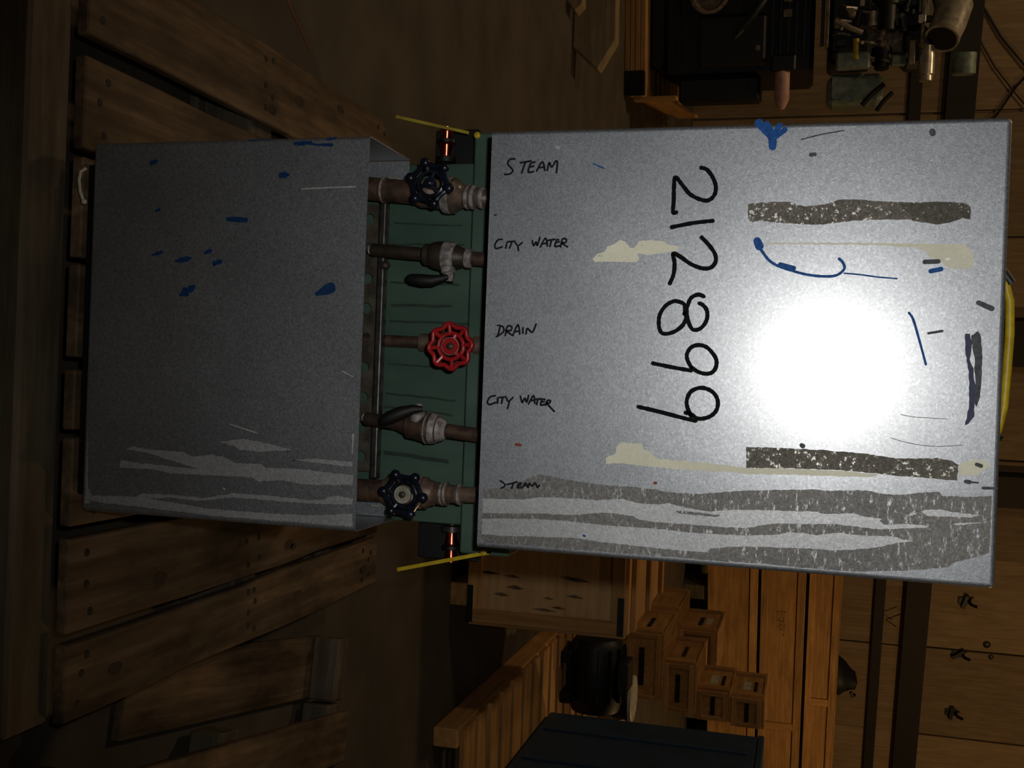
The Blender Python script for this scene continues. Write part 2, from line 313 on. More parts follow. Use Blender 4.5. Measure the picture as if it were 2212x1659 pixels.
DABS = {
  'BLUE': [(55.3,[(-3059,12588),(-2950,12693),(-2862,12771),(-2733,12784)]),(33.2,[(-3049,12697),(-2913,12786)]),(36.9,[(-3017,12870),(-2887,12787)]),(36.9,[(-2957,12939),(-2864,12821)]),(57.2,[(-1439,12628),(-1370,12659)]),(18.4,[(-1370,12650),(-1293,12703),(-1182,12791),(-1105,12910),(-1047,13078),(-989,13294),(-966,13523),(-984,13684),(-1069,13778),(-1153,13758),(-1204,13708)]),(29.5,[(-1123,12943),(-1073,13126)]),(10.1,[(-1010,13780),(-995,13973),(-964,14212),(-945,14449)]),(31.4,[(-1048,14865),(-1076,14988)]),(15.7,[(-496,14614),(-406,14671),(-127,14759),(176,14847)]),(9.2,[(-2543,10306),(-2473,10463)]),(14.8,[(2759,10367),(2764,10386)]),(30.4,[(-2682,3094),(-2711,3184)]),(44.6,[(-2451,5399),(-2458,5504)]),(24.3,[(-1913,3210),(-1935,3272)]),(30.4,[(-1779,4505),(-1762,4831)]),(24.3,[(-1209,3181),(-1254,3341)]),(34.5,[(-1114,3613),(-1159,3855)]),(32.5,[(-1248,4136),(-1279,4220)]),(34.5,[(-1079,4297),(-1112,4398)]),(56.8,[(-592,3742),(-693,3924)]),(56.8,[(-636,6103),(-729,6329)]),(22.3,[(-2938,5614),(-2946,5800),(-2913,5964),(-2902,6241)]),(30.4,[(-2930,5685),(-2953,5882)]),(18.3,[(-2989,6151),(-3006,6301)]),(10.1,[(-3004,4829),(-3021,5186)])],
  'GREY': [(33.2,[(-643,15460),(-569,15621)]),(16.6,[(-232,14864),(-266,15032)]),(42.4,[(-2880,14816),(-2860,14823)]),(27.7,[(-2608,13292),(-2613,13341)]),(31.4,[(1320,13316),(1329,13332)]),(27.7,[(1683,15391),(1688,15429)]),(11.1,[(1685,15421),(1691,15535)]),(24.0,[(1454,15511),(1472,15565)]),(18.4,[(1755,15597),(1749,15755)]),(3.7,[(1162,14446),(1204,14604),(1241,14839),(1242,15070),(1213,15329)]),(3.7,[(849,14560),(874,14748),(881,15134)]),(9.2,[(-2818,13161),(-2879,13421),(-2926,13710)]),(18.4,[(-1817,8869),(-1820,8892)]),(27.7,[(-1168,14784),(-1177,14953)])],
  'ORANGE': [(22.1,[(1950,11353),(1949,11365)]),(22.1,[(1514,9321),(1520,9387)])],
  'WHITE': [(10.1,[(-2237,5759),(-2253,6222),(-2260,6655)]),(8.1,[(540,6540),(622,6725)]),(8.1,[(1436,4673),(1554,5159)]),(14.2,[(1496,6764),(1769,6759)]),(24.0,[(-2788,9764),(-2777,9792)]),(14.2,[(2448,4606),(2458,4623)])],
}

# ------------------------------------------------------------------ the setting
fl_ = MB().box(-14, 14, -5, 22, -0.10, 0.0).build('floor', 'concrete', smooth=False); tag(fl_, kind='structure')
st_ = MB()
for a, b, w in (((-0.99, 0.93), (-0.90, 1.03), .012), ((-0.90, 1.03), (-0.82, 1.16), .010)):
    d = Vector((b[0]-a[0], b[1]-a[1], 0)).normalized(); q = Vector((-d.y, d.x, 0))*w/2
    st_.prism([Vector((*a, .0005))-q, Vector((*b, .0005))-q, Vector((*b, .0005))+q, Vector((*a, .0005))+q], (0, 0, .0006))
o = st_.build('spray_mark', 'floor_spray', fl_, smooth=False); tag(o, 'faint orange spray line on the floor')

WALL_RZ = math.atan(0.394)
wall = MB().box(-13, 13, 0.03, 0.18, 0, 7).build('wall_back', 'plywood_wall', smooth=False)
wall.location = (0, 11.96, 0); wall.rotation_euler = (0, 0, WALL_RZ); tag(wall, kind='structure')
u0_ = 3.56
sheet = None
for k in range(-9, 6):                                   # plywood sheets nailed side by side above and below the beam
    for (z0, z1) in ((0.0, 2.70), (2.98, 5.4)):
        a = u0_+k*1.36+R.uniform(-.02, .02)
        MB().box(a+.008, a+1.352, -R.uniform(0, .008), .03, z0+.004, z1-.004).build('wall_panel', 'plywood_wall', wall, smooth=False)
beam = MB().box(-13, 13, -0.10, 0.0, 2.69, 2.99).build('trim_1', 'iron_rail', wall, bevel=.01, smooth=False)
rail = MB().box(-13, 13, -0.06, 0.0, 2.32, 2.45).build('trim_2', 'iron_rail', wall, bevel=.008, smooth=False)
for a, b in ((0.98, 1.40), (-0.95, -0.40)):
    MB().box(a, b, -0.14, 0.0, 2.99, 6.9).build('wall_post', 'iron_rail', wall, bevel=.01, smooth=False)
def on_wall(u, off, z):
    c, s = math.cos(WALL_RZ), math.sin(WALL_RZ)
    return (u*c+off*s, 11.96+u*s-off*c, z)
# iron cross hooks along the plywood
def hook(u, z, label, v):
    t = thing('wall_hook', label, 'hook', on_wall(u, 0.01, z), WALL_RZ, 'black iron hooks in a row on the plywood wall')
    MB().box(-.05, .05, -.012, .0, -.075, .075).build('plate', 'black_metal', t, bevel=.004, smooth=False)
    Mx = Matrix.Rotation(v, 4, 'Y')
    MB().box(-.095, .095, -.045, -.012, -.026, .026, Mx).build('crossbar', 'black_metal', t, bevel=.006, smooth=False)
    MB().tube([(0, -.02, .05), (0, -.09, .07), (0, -.13, .13)], .02, 8).build('prong', 'black_metal', t)
hook(2.80, 3.40, 'black iron cross hook on the plywood wall nearest the sheet metal press', .25)
hook(3.59, 3.385, 'tilted black iron hook, middle of the three on the plywood wall', .9)
hook(4.51, 3.375, 'black iron cross hook on the plywood wall farthest from the press', .12)
for u, z, r in ((3.42, 3.715, .05), (3.60, 3.78, .035)):
    MB().ball((u, -.012, z), r, 1, .3, .9).build('knob', 'black_metal', wall)
hg = MB().tube([(-.11, 0, .18), (0, 0, 0), (.09, 0, .13)], .008, 6).build('wire_hanger', 'black_metal')
hg.location = on_wall(3.12, .11, 2.47); hg.rotation_euler = (0, 0, WALL_RZ); tag(hg, 'thin black wire hanger under the dark wall beam', 'hanger')
# cables across the wall above the engine
def cable(pts, label, r=.012):
    P0 = on_wall(*pts[0][:1], .03, pts[0][1])
    o = MB().tube([Vector(on_wall(u, .03+.01*i, z))-Vector(P0) for i, (u, z) in enumerate(pts)], r, 6).build('wall_cable', 'rubber')
    o.location = P0; tag(o, label, 'cable', 'slack cables crossing on the wall above the engine')
cable([(-4.36, 2.95), (-4.0, 3.18), (-3.70, 3.44), (-3.5, 3.7)], 'dark cable rising over the wall above the engine, the farther left one')
cable([(-3.99, 2.97), (-3.7, 3.15), (-3.43, 3.37), (-3.1, 3.66)], 'thinner cable below and along the first on the wall above the engine', .008)
cable([(-3.75, 3.6), (-3.5, 3.38), (-3.22, 3.22), (-2.95, 3.02)], 'dark cable falling to the right, crossing the other cables', .012)

# ------------------------------------------------------------------ the press
press = thing('platen_press', 'galvanised sheet metal press marked 212899 with steam and water valves', 'press')
def shell(name, x0, x1, z0, z1, depth, skip):
    bm = bmesh.new()
    v = {}
    for x in (x0, x1):
        for z in (z0, z1):
            for y in (0, depth): v[(x, y, z)] = bm.verts.new((x, y, z))
    F = {'front': [(x0,0,z0),(x1,0,z0),(x1,0,z1),(x0,0,z1)], 'left': [(x0,depth,z0),(x0,0,z0),(x0,0,z1),(x0,depth,z1)],
         'right': [(x1,0,z0),(x1,depth,z0),(x1,depth,z1),(x1,0,z1)], 'top': [(x0,0,z1),(x1,0,z1),(x1,depth,z1),(x0,depth,z1)],
         'bottom': [(x0,depth,z0),(x1,depth,z0),(x1,0,z0),(x0,0,z0)]}
    for k, f in F.items():
        if k not in skip: bm.faces.new([v[c] for c in f])
    es = [e for e in bm.edges if len(e.link_faces) == 2]
    bmesh.ops.bevel(bm, geom=es, offset=.0065, segments=5, profile=.5, affect='EDGES')
    me = bpy.data.meshes.new(name); bm.to_mesh(me); bm.free(); me.materials.append(MAT['galvanised'])
    o = bpy.data.objects.new(name, me); COL.objects.link(o); o.parent = press
    s = o.modifiers.new('sheet', 'SOLIDIFY'); s.thickness = .0016; s.offset = -1
    return o
upper = shell('upper_cover', -.305, .305, .8783, 1.5787, .17, ('bottom',))
lower = shell('lower_cover', -.3033, .2970, .2005, .6850, .17, ('top',))
tag(upper, 'bright galvanised upper cover with marker writing'); tag(lower, 'dull galvanised lower cover with pale drip streaks')

def catmull(p, step=6):
    if len(p) < 3: return [Vector(a) for a in p]
    P = [Vector(a) for a in p]; out = []
    for i in range(len(P)-1):
        a = P[i-1] if i else P[i]; b = P[i]; c = P[i+1]; d = P[i+2] if i+2 < len(P) else P[i+1]
        sharp = (b-a).length > 1e-6 and (c-b).angle(b-a, 0) > 1.6
        for k in range(step):
            t = k/step
            out.append(.5*((2*b)+(c-a)*t+(2*a-5*b+4*c-d)*t*t+(3*b-a-3*c+d)*t**3))
    out.append(P[-1]); return out
def ribbon(bm, pts, hw, y, wob=.10):
    if len(pts) == 2 and wob > .2: pts = [tuple(a+(c-a)*k/5 for a, c in zip(*pts)) for k in range(6)]
    S = catmull([(x*1e-4, z*1e-4) for x, z in pts], 6 if wob < .2 else 1)
    S = [p for i, p in enumerate(S) if i == 0 or (p-S[i-1]).length > 1e-6]
    L = []
    for i, p in enumerate(S):
        a = S[max(i-1, 0)]; b = S[min(i+1, len(S)-1)]; d = (b-a).normalized(); w = hw*(1+R.uniform(-wob, wob))
        e = Vector((-d.y, d.x))*w; L.append((bm.verts.new((p.x-e.x, y, p.y-e.y)), bm.verts.new((p.x+e.x, y, p.y+e.y))))
    for i in range(len(L)-1): bm.faces.new((L[i][0], L[i+1][0], L[i+1][1], L[i][1]))
    for p, q, (va, vb) in ((S[0], S[1], L[0]), (S[-1], S[-2], L[-1])):
        d = (p-q).normalized(); ca = []
        A = Vector((va.co.x, va.co.z))-p; B = Vector((vb.co.x, vb.co.z))-p
        for k in range(1, 6):
            t = k*math.pi/6; c = p+A*math.cos(t)+d*hw*math.sin(t); ca.append(bm.verts.new((c.x, y, c.y)))
        bm.faces.new([va]+ca+[vb])
def flat(name, bm, mat, parent, label=None):
    for f in bm.faces:
        if f.normal.length == 0: f.normal_update()
    bm.normal_update()
    for f in bm.faces:
        if f.normal.y > 0: f.normal_flip()
    me = bpy.data.meshes.new(name); bm.to_mesh(me); bm.free(); me.materials.append(MAT[mat])
    o = bpy.data.objects.new(name, me); COL.objects.link(o); o.parent = parent
    return tag(o, label)
def ink(name, strokes, hw, mat, parent, y, label=None):
    bm = bmesh.new()
    for i, s in enumerate(strokes): ribbon(bm, s, hw, y-i*.00003)
    return flat(name, bm, mat, parent, label)
def patch(name, pts, mat, parent, y, label=None, jit=.0006, step=.004):
    bm = bmesh.new(); lo, hi = ((-.297, .885), (.297, 1.5705)) if parent is upper else ((-.295, .208), (.289, .683))
    P = [Vector((min(max(x*1e-4, lo[0]), hi[0]), min(max(z*1e-4, lo[1]), hi[1]))) for x, z in pts]; vs = []
    for i, a in enumerate(P):
        b = P[(i+1) % len(P)]; n = max(1, int((b-a).length/step))
        for k in range(n):
            c = a+(b-a)*k/n
            vs.append(bm.verts.new((c.x+R.uniform(-jit, jit), y, c.y+R.uniform(-jit, jit))))
    f = bm.faces.new(vs); f.normal_update(); bmesh.ops.triangulate(bm, faces=[f], ngon_method='EAR_CLIP')
    return flat(name, bm, mat, parent, label)

Y1, Y2, Y3 = -.00025, -.0005, -.0008
patch('wash_stain', PATCHES['WASH_DARK'], 'film_wash', upper, Y1, 'broad dull grey wash streak along the right edge')
for k in 'ABCDEF': patch('bare_streak', PATCHES['LIGHT_'+k], 'galvanised_light', upper, Y2, jit=.0005)
patch('wash_stain', PATCHES['DROP'], 'film_wash', upper, Y3)
patch('tape_residue', PATCHES['TAPE_DARK_A'], 'tape_dirt', upper, Y1, 'dirty brown strip of tape residue, left')
patch('tape_residue', PATCHES['TAPE_DARK_A2'], 'tape_dirt_deep', upper, Y2)
patch('tape_residue', PATCHES['TAPE_DARK_B'], 'tape_dirt', upper, Y1, 'dirty brown strip of tape residue, right')
for k in 'ABCD': patch('paper_tape_scrap', PATCHES['CREAM_'+k], 'tape_cream', upper, Y2, 'cream scrap of torn paper tape')
patch('paint_smear', PATCHES['GREY_BAND'], 'smudge_grey', upper, Y1)
patch('paint_smear', PATCHES['BLUE_BAND'], 'ink_navy', upper, Y2, 'dark blue paint smear near the top edge')
ink('handwritten_number', STROKES['NUM'], .0029, 'ink_black', upper, Y3, 'black marker number 212899')
ink('handwritten_word', STROKES['STEAM_A'], .00145, 'ink_thin', upper, Y3, 'handwritten STEAM, left')
ink('handwritten_word', STROKES['CITY_A'], .00135, 'ink_thin', upper, Y3, 'handwritten CITY WATER, left')
ink('handwritten_word', STROKES['DRAIN'], .0014, 'ink_thin', upper, Y3, 'handwritten DRAIN')
ink('handwritten_word', STROKES['CITY_B'], .00145, 'ink_thin', upper, Y3, 'handwritten CITY WATER, right')
ink('handwritten_word', STROKES['STEAM_B'], .00135, 'ink_thin', upper, Y3, 'smeared handwritten STEAM, right')
def dabs(key, name, mat, y):
    for i, (hw, pts) in enumerate(DABS[key]):
        par = upper if pts[0][1] > 7800 else lower
        bm = bmesh.new(); ribbon(bm, pts, hw*1e-4, y-i*.00002, .10 if par is upper else .45); flat(name, bm, mat if par is upper or key != 'BLUE' else 'ink_blue_dull', par)
dabs('BLUE', 'blue_mark', 'ink_blue', Y3); dabs('GREY', 'grey_mark', 'smudge_grey', Y3)
dabs('ORANGE', 'orange_spot', 'paint_orange', Y3); dabs('WHITE', 'pale_scratch', 'chalk_white', Y2)
for k in 'ABCDE': patch('drip_streak', PATCHES['LO_'+k], 'galvanised_light', lower, Y1, jit=.0007)

# green frame behind the covers
GR = 'green_paint'
box('back_plate', GR, press, -.306, .306, .222, .240, .30, .80, .002)
box('press_head', GR, press, -.322, .322, .205, .80, .787, 1.53, .004)
box('head_flange', GR, press, -.352, .350, .200, .30, .787, .872, .003)
MB().tube([(.315, .8, 1.138), (.40, .8, 1.141), (.452, .8, 1.143)], [.008, .009, .006], 10).build('yellow_lever', 'yellow_paint', press)
box('press_body', GR, press, -.285, .285, .240, .95, .20, .787, .004)
box('base_frame', 'black_metal', press, -.275, .275, .03, 1.0, .1675, .2003, .003)
box('top_bracket', 'engine_dark', press, -.17, .17, .19, .5, 1.53, 1.575, .004)
for x in (-.205, -.169, -.103, -.064, -.036, .038, .088, .112, .19):
    w = .0035 if x == .19 else R.uniform(.0014, .0032); dx = R.uniform(-.002, .003) + (.008 if x > .05 else .002)
    z0, z1 = .632+R.uniform(0, .01), .787-R.uniform(0, .04)
    bm = bmesh.new()
    n = 8; L = [(x+dx*i/n+R.uniform(-.0008, .0008), z0+(z1-z0)*i/n) for i in range(n+1)]
    for i in range(n):
        a, b = L[i], L[i+1]; bm.faces.new([bm.verts.new(c) for c in ((a[0]-w, .2216, a[1]), (b[0]-w, .2216, b[1]), (b[0]+w, .2216, b[1]), (a[0]+w, .2216, a[1]))])
    flat('grime_streak', bm, 'green_grime', press)
for s in (-1, 1):
    a, b = (-.3014, -.262) if s < 0 else (.262, .2951)
    box('inner_cheek', 'galvanised', press, a, b, .171, .175, .30, .684 if s < 0 else .668, .001)
MB().rod((-.272, .168, .650), (-.2705, .168, .668), .0016, 8).build('pin', 'engine_silver', press)
MB().rod((.276, .168, .640), (.2765, .168, .651), .0018, 8).build('pin', 'engine_silver', press)
# perforated strip
bm = bmesh.new(); p_ = .0508; n = 24; hz = .0225
for k in range(9):
    cx = -.2085+k*p_; cz = .604
    inner, outer = [], []
    for i in range(n):
        a = (i+.5)*2*math.pi/n; c, s = math.cos(a), math.sin(a)
        inner.append(bm.verts.new((cx+.0095*c, .199, cz+.0095*s)))
        q = min((p_/2)/max(abs(c), 1e-6), hz/max(abs(s), 1e-6)); outer.append(bm.verts.new((cx+q*c, .199, cz+q*s)))
    for i in range(n): bm.faces.new((inner[i], inner[(i+1) % n], outer[(i+1) % n], outer[i]))
    for (ux, uz) in ((1, 1), (1, -1), (-1, 1), (-1, -1)):
        cr = Vector((cx+ux*p_/2, .199, cz+uz*hz)); nn = sorted(outer, key=lambda v: (v.co-cr).length)[:2]
        bm.faces.new((bm.verts.new(cr), nn[0], nn[1]))
o = flat('perforated_strip', bm, 'strip_steel', press); sm = o.modifiers.new('t', 'SOLIDIFY'); sm.thickness = .003
MB().box(-.238, .234, .186, .204, .6260, .6400).build('strip_bar', 'steel', press, bevel=.0035, seg=3, smooth=False)

PX = .00078
def along(x0, z0, x1, z1, y, prof, name, mat, parent, n=22):
    """lathe along a pipe that passes (x0,z0) at station 810 and (x1,z1) at station 1055"""
    k = (z1-z0)/245.0
    d = Vector((x1-x0, 0, z1-z0)).normalized()
    base = Vector((x0, y, z0))
    return MB().lathe(base, d, [((s-810)*k/d.z, r*PX) for s, r in prof], n).build(name, mat, parent)
def spot_on(x0, z0, x1, z1, y, s):
    k = (s-810)/245.0; return Vector((x0+(x1-x0)*k, y, z0+(z1-z0)*k))
SL = (-.2525, .630, -.2350, .8275, .162); CL = (-.1508, .633, -.1349, .8313, .160); DR = (-.0022, .609, .0020, .811, .212)
CR = (.1330, .6437, .1515, .8428, .160); SR = (.2498, .640, .2455, .838, .150)
# pipes
along(*SL, [(600, 25), (822, 25), (824, 27.5), (833, 27.5), (835, 25), (905, 25)], 'steam_pipe', 'rusty_pipe', press)
along(*SL, [(1024, 20), (1034, 21), (1040, 21), (1044, 18), (1150, 18)], 'steam_pipe', 'rusty_fitting', press)
along(*CL, [(803, 13), (806, 14), (918, 14)], 'water_pipe', 'dark_pipe', press)
along(*CL, [(1016, 15), (1150, 15)], 'water_pipe', 'rusty_pipe', press)
along(*DR, [(700, 13), (930, 13)], 'drain_pipe', 'rusty_pipe', press)
along(*DR, [(1000, 23), (1040, 23), (1042, 25), (1120, 25)], 'drain_pipe', 'rusty_fitting', press)
along(*CR, [(789, 13), (792, 14), (870, 14)], 'water_pipe', 'dark_pipe', press)
along(*CR, [(955, 15), (1130, 15)], 'water_pipe', 'rusty_pipe', press)
along(*SR, [(600, 24), (850, 24)], 'steam_pipe', 'rusty_pipe', press)
along(*SR, [(985, 19), (1000, 19), (1004, 21), (1010, 21), (1014, 16.5), (1130, 16.5)], 'steam_pipe', 'rusty_fitting', press)
MB().rod((-.151, .162, .628), (-.151, .198, .622), .009).build('pipe_elbow', 'sealant_grey', press)
MB().rod((.1310, .162, .628), (.1310, .198, .622), .009).build('pipe_elbow', 'sealant_grey', press)
MB().lathe((-.130, .19, .632), (.2, 0, 1), [(0, .006), (.008, .0085), (.014, .006), (.016, .003)], 12).build('drip_nozzle', 'dark_pipe', press)

def handwheel_dark(c, parent, a0, hub_mat, tag_r):
    c = Vector(c); w = MB(); Rk = .0335; K = [Vector((math.cos(a0+i*math.pi/3)*Rk, 0, math.sin(a0+i*math.pi/3)*Rk)) for i in range(6)]
    pts = []
    for i in range(6):
        a, b = K[i], K[(i+1) % 6]
        for t in (0, .5): pts.append(c+(a.lerp(b, t))*(1-.06*(t == .5)))
    w.tube(pts, .0042, 8, closed=True)
    for k in K:
        w.ball(c+k, .0083, 1, .85, 1, 14); w.tube([c+k, c+k*.6+Vector((0, .006, 0))], .0034, 8)
    ring = [c+Vector((math.cos(i*math.pi/14)*.020, .006, math.sin(i*math.pi/14)*.020)) for i in range(28)]
    w.tube(ring, .0034, 8, closed=True)
    for i in range(3):
        a = a0+.5+i*2*math.pi/3; d = Vector((math.cos(a), 0, math.sin(a)))
        w.tube([c+d*.019+Vector((0, .006, 0)), c+d*.006+Vector((0, .004, 0))], .0036, 8)
    h = w.build('handwheel', 'wheel_dark', parent)
    MB().lathe(c+Vector((0, .012, 0)), (0, -1, 0), [(0, .0085), (.012, .0085), (.013, .0075), (.0135, .004)], 18).build('hub', 'wheel_dark', parent)
    MB().lathe(c+Vector((0, -.0005, 0)), (0, -1, 0), [(0, tag_r), (.0018, tag_r), (.0019, .0062), (.0012, .006)], 24).build('name_disc' if tag_r > .01 else 'washer', hub_mat, parent)
    MB().lathe(c+Vector((0, -.001, 0)), (0, -1, 0), [(0, .0056), (.0042, .0056), (.005, .0048), (.006, 0)], 6).build('nut', 'dark_pipe' if tag_r > .01 else 'wheel_dark', parent)
    return h
def valve_body(S, prof, mat, name, label):
    v = along(*S, prof, name, mat, press, 26); tag(v, label); return v
vL = valve_body(SL, [(898, 25), (912, 31), (955, 31), (962, 36), (985, 38), (991, 31), (1001, 25), (1004, 22), (1012, 24.5), (1024, 24.5), (1027, 20)], 'rusty_fitting', 'gate_valve', 'steam valve with a black handwheel, left')
wc = Vector((-.2485, .093, .7495))
MB().lathe(spot_on(*SL, 930), wc-spot_on(*SL, 930), [(0, .019), (.028, .019), (.030, .014), (.045, .012), (.047, .005), (.075, .0045)], 18).build('bonnet', 'rusty_fitting', vL)
MB().lathe(spot_on(*SL, 962), (0.08, 0, 1), [(0, .0297), (.002, .0305), (.012, .0305), (.014, .028)], 26).build('seal_ring', 'sealant_grey', vL)
MB().ball(spot_on(*SL, 995)+Vector((-.012, -.018, .004)), .003).build('grease_fitting', 'engine_silver', vL)
for s_ in (1008, 1020, 1038): MB().lathe(spot_on(*SL, s_), (.08, 0, 1), [(0, .0195-.0022*(s_ > 1030)), (.0015, .0203-.0022*(s_ > 1030)), (.0045, .0203-.0022*(s_ > 1030)), (.006, .019-.0022*(s_ > 1030))], 22).build('thread_ring', 'sealant_grey', vL)
MB().lathe(spot_on(*SL, 826), (.08, 0, 1), [(0, .0213), (.001, .0219), (.004, .0219), (.005, .0205)], 24).build('thread_ring', 'sealant_grey', vL)
handwheel_dark(wc, vL, .26, 'wheel_dark', .0085)
vR = valve_body(SR, [(843, 24), (852, 30), (905, 31), (918, 33), (938, 34), (944, 28), (955, 26), (958, 21), (963, 24), (984, 24), (988, 19)], 'rusty_fitting', 'gate_valve', 'steam valve with a black handwheel and steel disc, right')
wc2 = Vector((.2455, .088, .7262))
MB().lathe(spot_on(*SR, 880), wc2-spot_on(*SR, 880), [(0, .018), (.022, .018), (.024, .013), (.038, .011), (.040, .005), (.066, .0045)], 18).build('bonnet', 'rusty_fitting', vR)
MB().lathe(spot_on(*SR, 917), (-.02, 0, 1), [(0, .026), (.002, .0268), (.010, .0268), (.012, .025)], 26).build('seal_ring', 'sealant_grey', vR)
for s_ in (970, 978, 1006): MB().lathe(spot_on(*SR, s_), (-.02, 0, 1), [(0, .0185-.002*(s_ > 1000)), (.001, .0194-.002*(s_ > 1000)), (.004, .0194-.002*(s_ > 1000)), (.005, .018-.002*(s_ > 1000))], 22).build('thread_ring', 'sealant_grey', vR)
handwheel_dark(wc2, vR, -.62, 'tag_steel', .0142)
# drain valve with the red wheel
vD = valve_body(DR, [(918, 13), (922, 20), (960, 20), (965, 25), (1000, 25), (1004, 22)], 'rusty_fitting', 'gate_valve', 'drain valve with a red scalloped handwheel')
wd = Vector((.0084, .10, .7922))
MB().lathe(spot_on(*DR, 965), wd-spot_on(*DR, 965), [(0, .016), (.03, .016), (.035, .012), (.06, .010), (.062, .005), (.12, .0045)], 18).build('bonnet', 'rusty_fitting', vD)
w = MB(); N = 96
w.tube([wd+Vector((math.cos(a)*r, 0, math.sin(a)*r)) for a, r in ((i*2*math.pi/N+.1, .0335+.0026*math.cos(8*i*2*math.pi/N)) for i in range(N))], .0038, 10, closed=True)
w.tube([wd+Vector((math.cos(i*math.pi/20)*.0205, .003, math.sin(i*math.pi/20)*.0205)) for i in range(40)], .0036, 8, closed=True)
for i in range(8):
    d = Vector((math.cos(i*math.pi/4+.1), 0, math.sin(i*math.pi/4+.1)))
    w.tube([wd+d*.034, wd+d*.020+Vector((0, .003, 0))], .0034, 8)
for i in range(3):
    d = Vector((math.cos(i*2.094+.7), 0, math.sin(i*2.094+.7))); w.tube([wd+d*.020+Vector((0, .003, 0)), wd+d*.012+Vector((0, .003, 0))], .0042, 8)
w.build('handwheel', 'wheel_red', vD)
MB().lathe(wd+Vector((0, .008, 0)), (0, -1, 0), [(0, .014), (.008, .0145), (.0098, .0138), (.0098, .0065)], 28).build('hub', 'wheel_red', vD)
MB().lathe(wd+Vector((0, -.001, 0)), (0, -1, 0), [(0, .0145), (.0012, .0145), (.0014, .0138), (.0006, .0135)], 28).build('hub_rim', 'sealant_grey', vD)
MB().lathe(wd+Vector((0, -.0012, 0)), (0, -1, 0), [(0, .0062), (.003, .0062), (.004, .005), (.005, .002), (.005, 0)], 6).build('nut', 'dark_pipe', vD)
# ball valves
bL = valve_body(CL, [(914, 14), (917, 18), (921, 23), (931, 23), (934, 26), (944, 29.5), (956, 31), (970, 31), (974, 28), (985, 27), (1000, 21), (1006, 17.5), (1008, 20), (1018, 20), (1021, 15)], 'dark_pipe', 'ball_valve', 'water valve with a black lever, left')
MB().lathe(spot_on(*CL, 962), (.08, 0, 1), [(0, .0244), (.002, .0252), (.018, .0235), (.020, .021)], 24).build('seal_ring', 'sealant_grey', bL)
MB().lathe(spot_on(*CL, 1008), (.08, 0, 1), [(0, .0158), (.002, .0165), (.009, .016), (.011, .0125)], 24).build('seal_ring', 'sealant_grey', bL)
q = spot_on(*CL, 972)
MB().lathe(q+Vector((.015, -.004, 0)), (1, -.1, .1), [(0, .013), (.012, .012), (.014, .007), (.024, .006), (.026, .004)], 12).build('valve_stem', 'sealant_grey', bL)
MB().tube([q+Vector((.034, -.012, .004)), q+Vector((.0375, -.014, -.006)), q+Vector((.041, -.015, -.022)), q+Vector((.041, -.016, -.04)), q+Vector((.039, -.016, -.058)), q+Vector((.037, -.016, -.066))], [.004, .006, .0095, .0105, .009, .005], 12).build('lever', 'rubber', bL)
MB().box(-.004, .012, -.006, .006, -.004, .004, Matrix.Translation(q+Vector((.030, -.008, .008)))).build('lever_stop', 'sealant_grey', bL, bevel=.001, smooth=False)
bR = valve_body(CR, [(853, 14), (862, 15), (872, 19), (880, 21), (885, 28), (905, 29), (918, 31), (926, 33), (931, 31), (938, 32), (946, 29), (950, 22), (962, 20), (966, 15)], 'rusty_pipe', 'ball_valve', 'water valve with a black lever, right')
MB().lathe(spot_on(*CR, 924), (.09, 0, 1), [(0, .0255), (.001, .0266), (.003, .0266), (.0035, .0255)], 26).build('seal_ring', 'sealant_grey', bR)
MB().lathe(spot_on(*CR, 933), (.09, 0, 1), [(0, .0245), (.001, .0258), (.009, .0245), (.011, .023)], 26).build('seal_ring', 'sealant_grey', bR)
MB().lathe(spot_on(*CR, 949), (.09, 0, 1), [(0, .0215), (.002, .021), (.010, .017), (.014, .0125)], 24).build('seal_ring', 'sealant_grey', bR)
q = spot_on(*CR, 908)
MB().lathe(q+Vector((-.012, -.010, 0)), (-1, -.3, .15), [(0, .013), (.012, .012), (.014, .007), (.026, .006), (.028, .004)], 12).build('valve_stem', 'sealant_grey', bR)
MB().tube([q+Vector((-.030, -.022, .012)), q+Vector((-.029, -.026, -.002)), q+Vector((-.022, -.030, -.022)), q+Vector((-.014, -.032, -.04)), q+Vector((-.008, -.032, -.052)), q+Vector((-.006, -.032, -.058))], [.005, .008, .0115, .0115, .009, .005], 12).build('lever', 'rubber', bR)

# roller ends, brackets and yellow bars at both sides
for s, z, zb in ((-1, .7245, (.695, .775)), (1, .760, (.690, .802))):
    X = lambda a: s*a
    rx = MB().lathe((X(.306), .24, z), (s, 0, 0), [(0, .006), (.065, .006)], 14).build('roller_shaft', 'steel', press)
    MB().lathe((X(.309), .24, z), (s, 0, 0), [(0, .012), (.002, .018), (.011, .018), (.013, .0115)], 26).build('collar', 'steel' if s > 0 else 'black_metal', press)
    MB().lathe((X(.3225), .24, z), (s, 0, 0), [(0, .0082), (.0185, .0117), (.019, .0135), (.021, .0135)], 26).build('copper_sleeve', 'copper', press)
    MB().lathe((X(.3445), .24, z), (s, 0, 0), [(0, .016), (.006, .016)], 22).build('flange', 'black_metal', press)
    MB().lathe((X(.3525), .24, z), (s, 0, 0), [(0, .0085), (.019, .0125)], 26).build('copper_sleeve', 'copper', press)
    x0, x1 = sorted((X(.306), X(.374)))
    box('side_bracket', 'black_metal', press, x0, x1, .264, .280, zb[0], zb[1], .002)
def bar(name, a, b, w, t, mat, parent):
    a, b = Vector(a), Vector(b); d = (b-a).normalized(); q = d.cross(Vector((0, 1, 0))).normalized()*w/2
    return MB().prism([a-q, b-q, b+q, a+q], (0, t, 0)).build(name, mat, parent, smooth=False)
bar('yellow_bar', (-.3835, .2, .645), (-.3525, .2, .776), .0050, .004, 'yellow_dull', press)
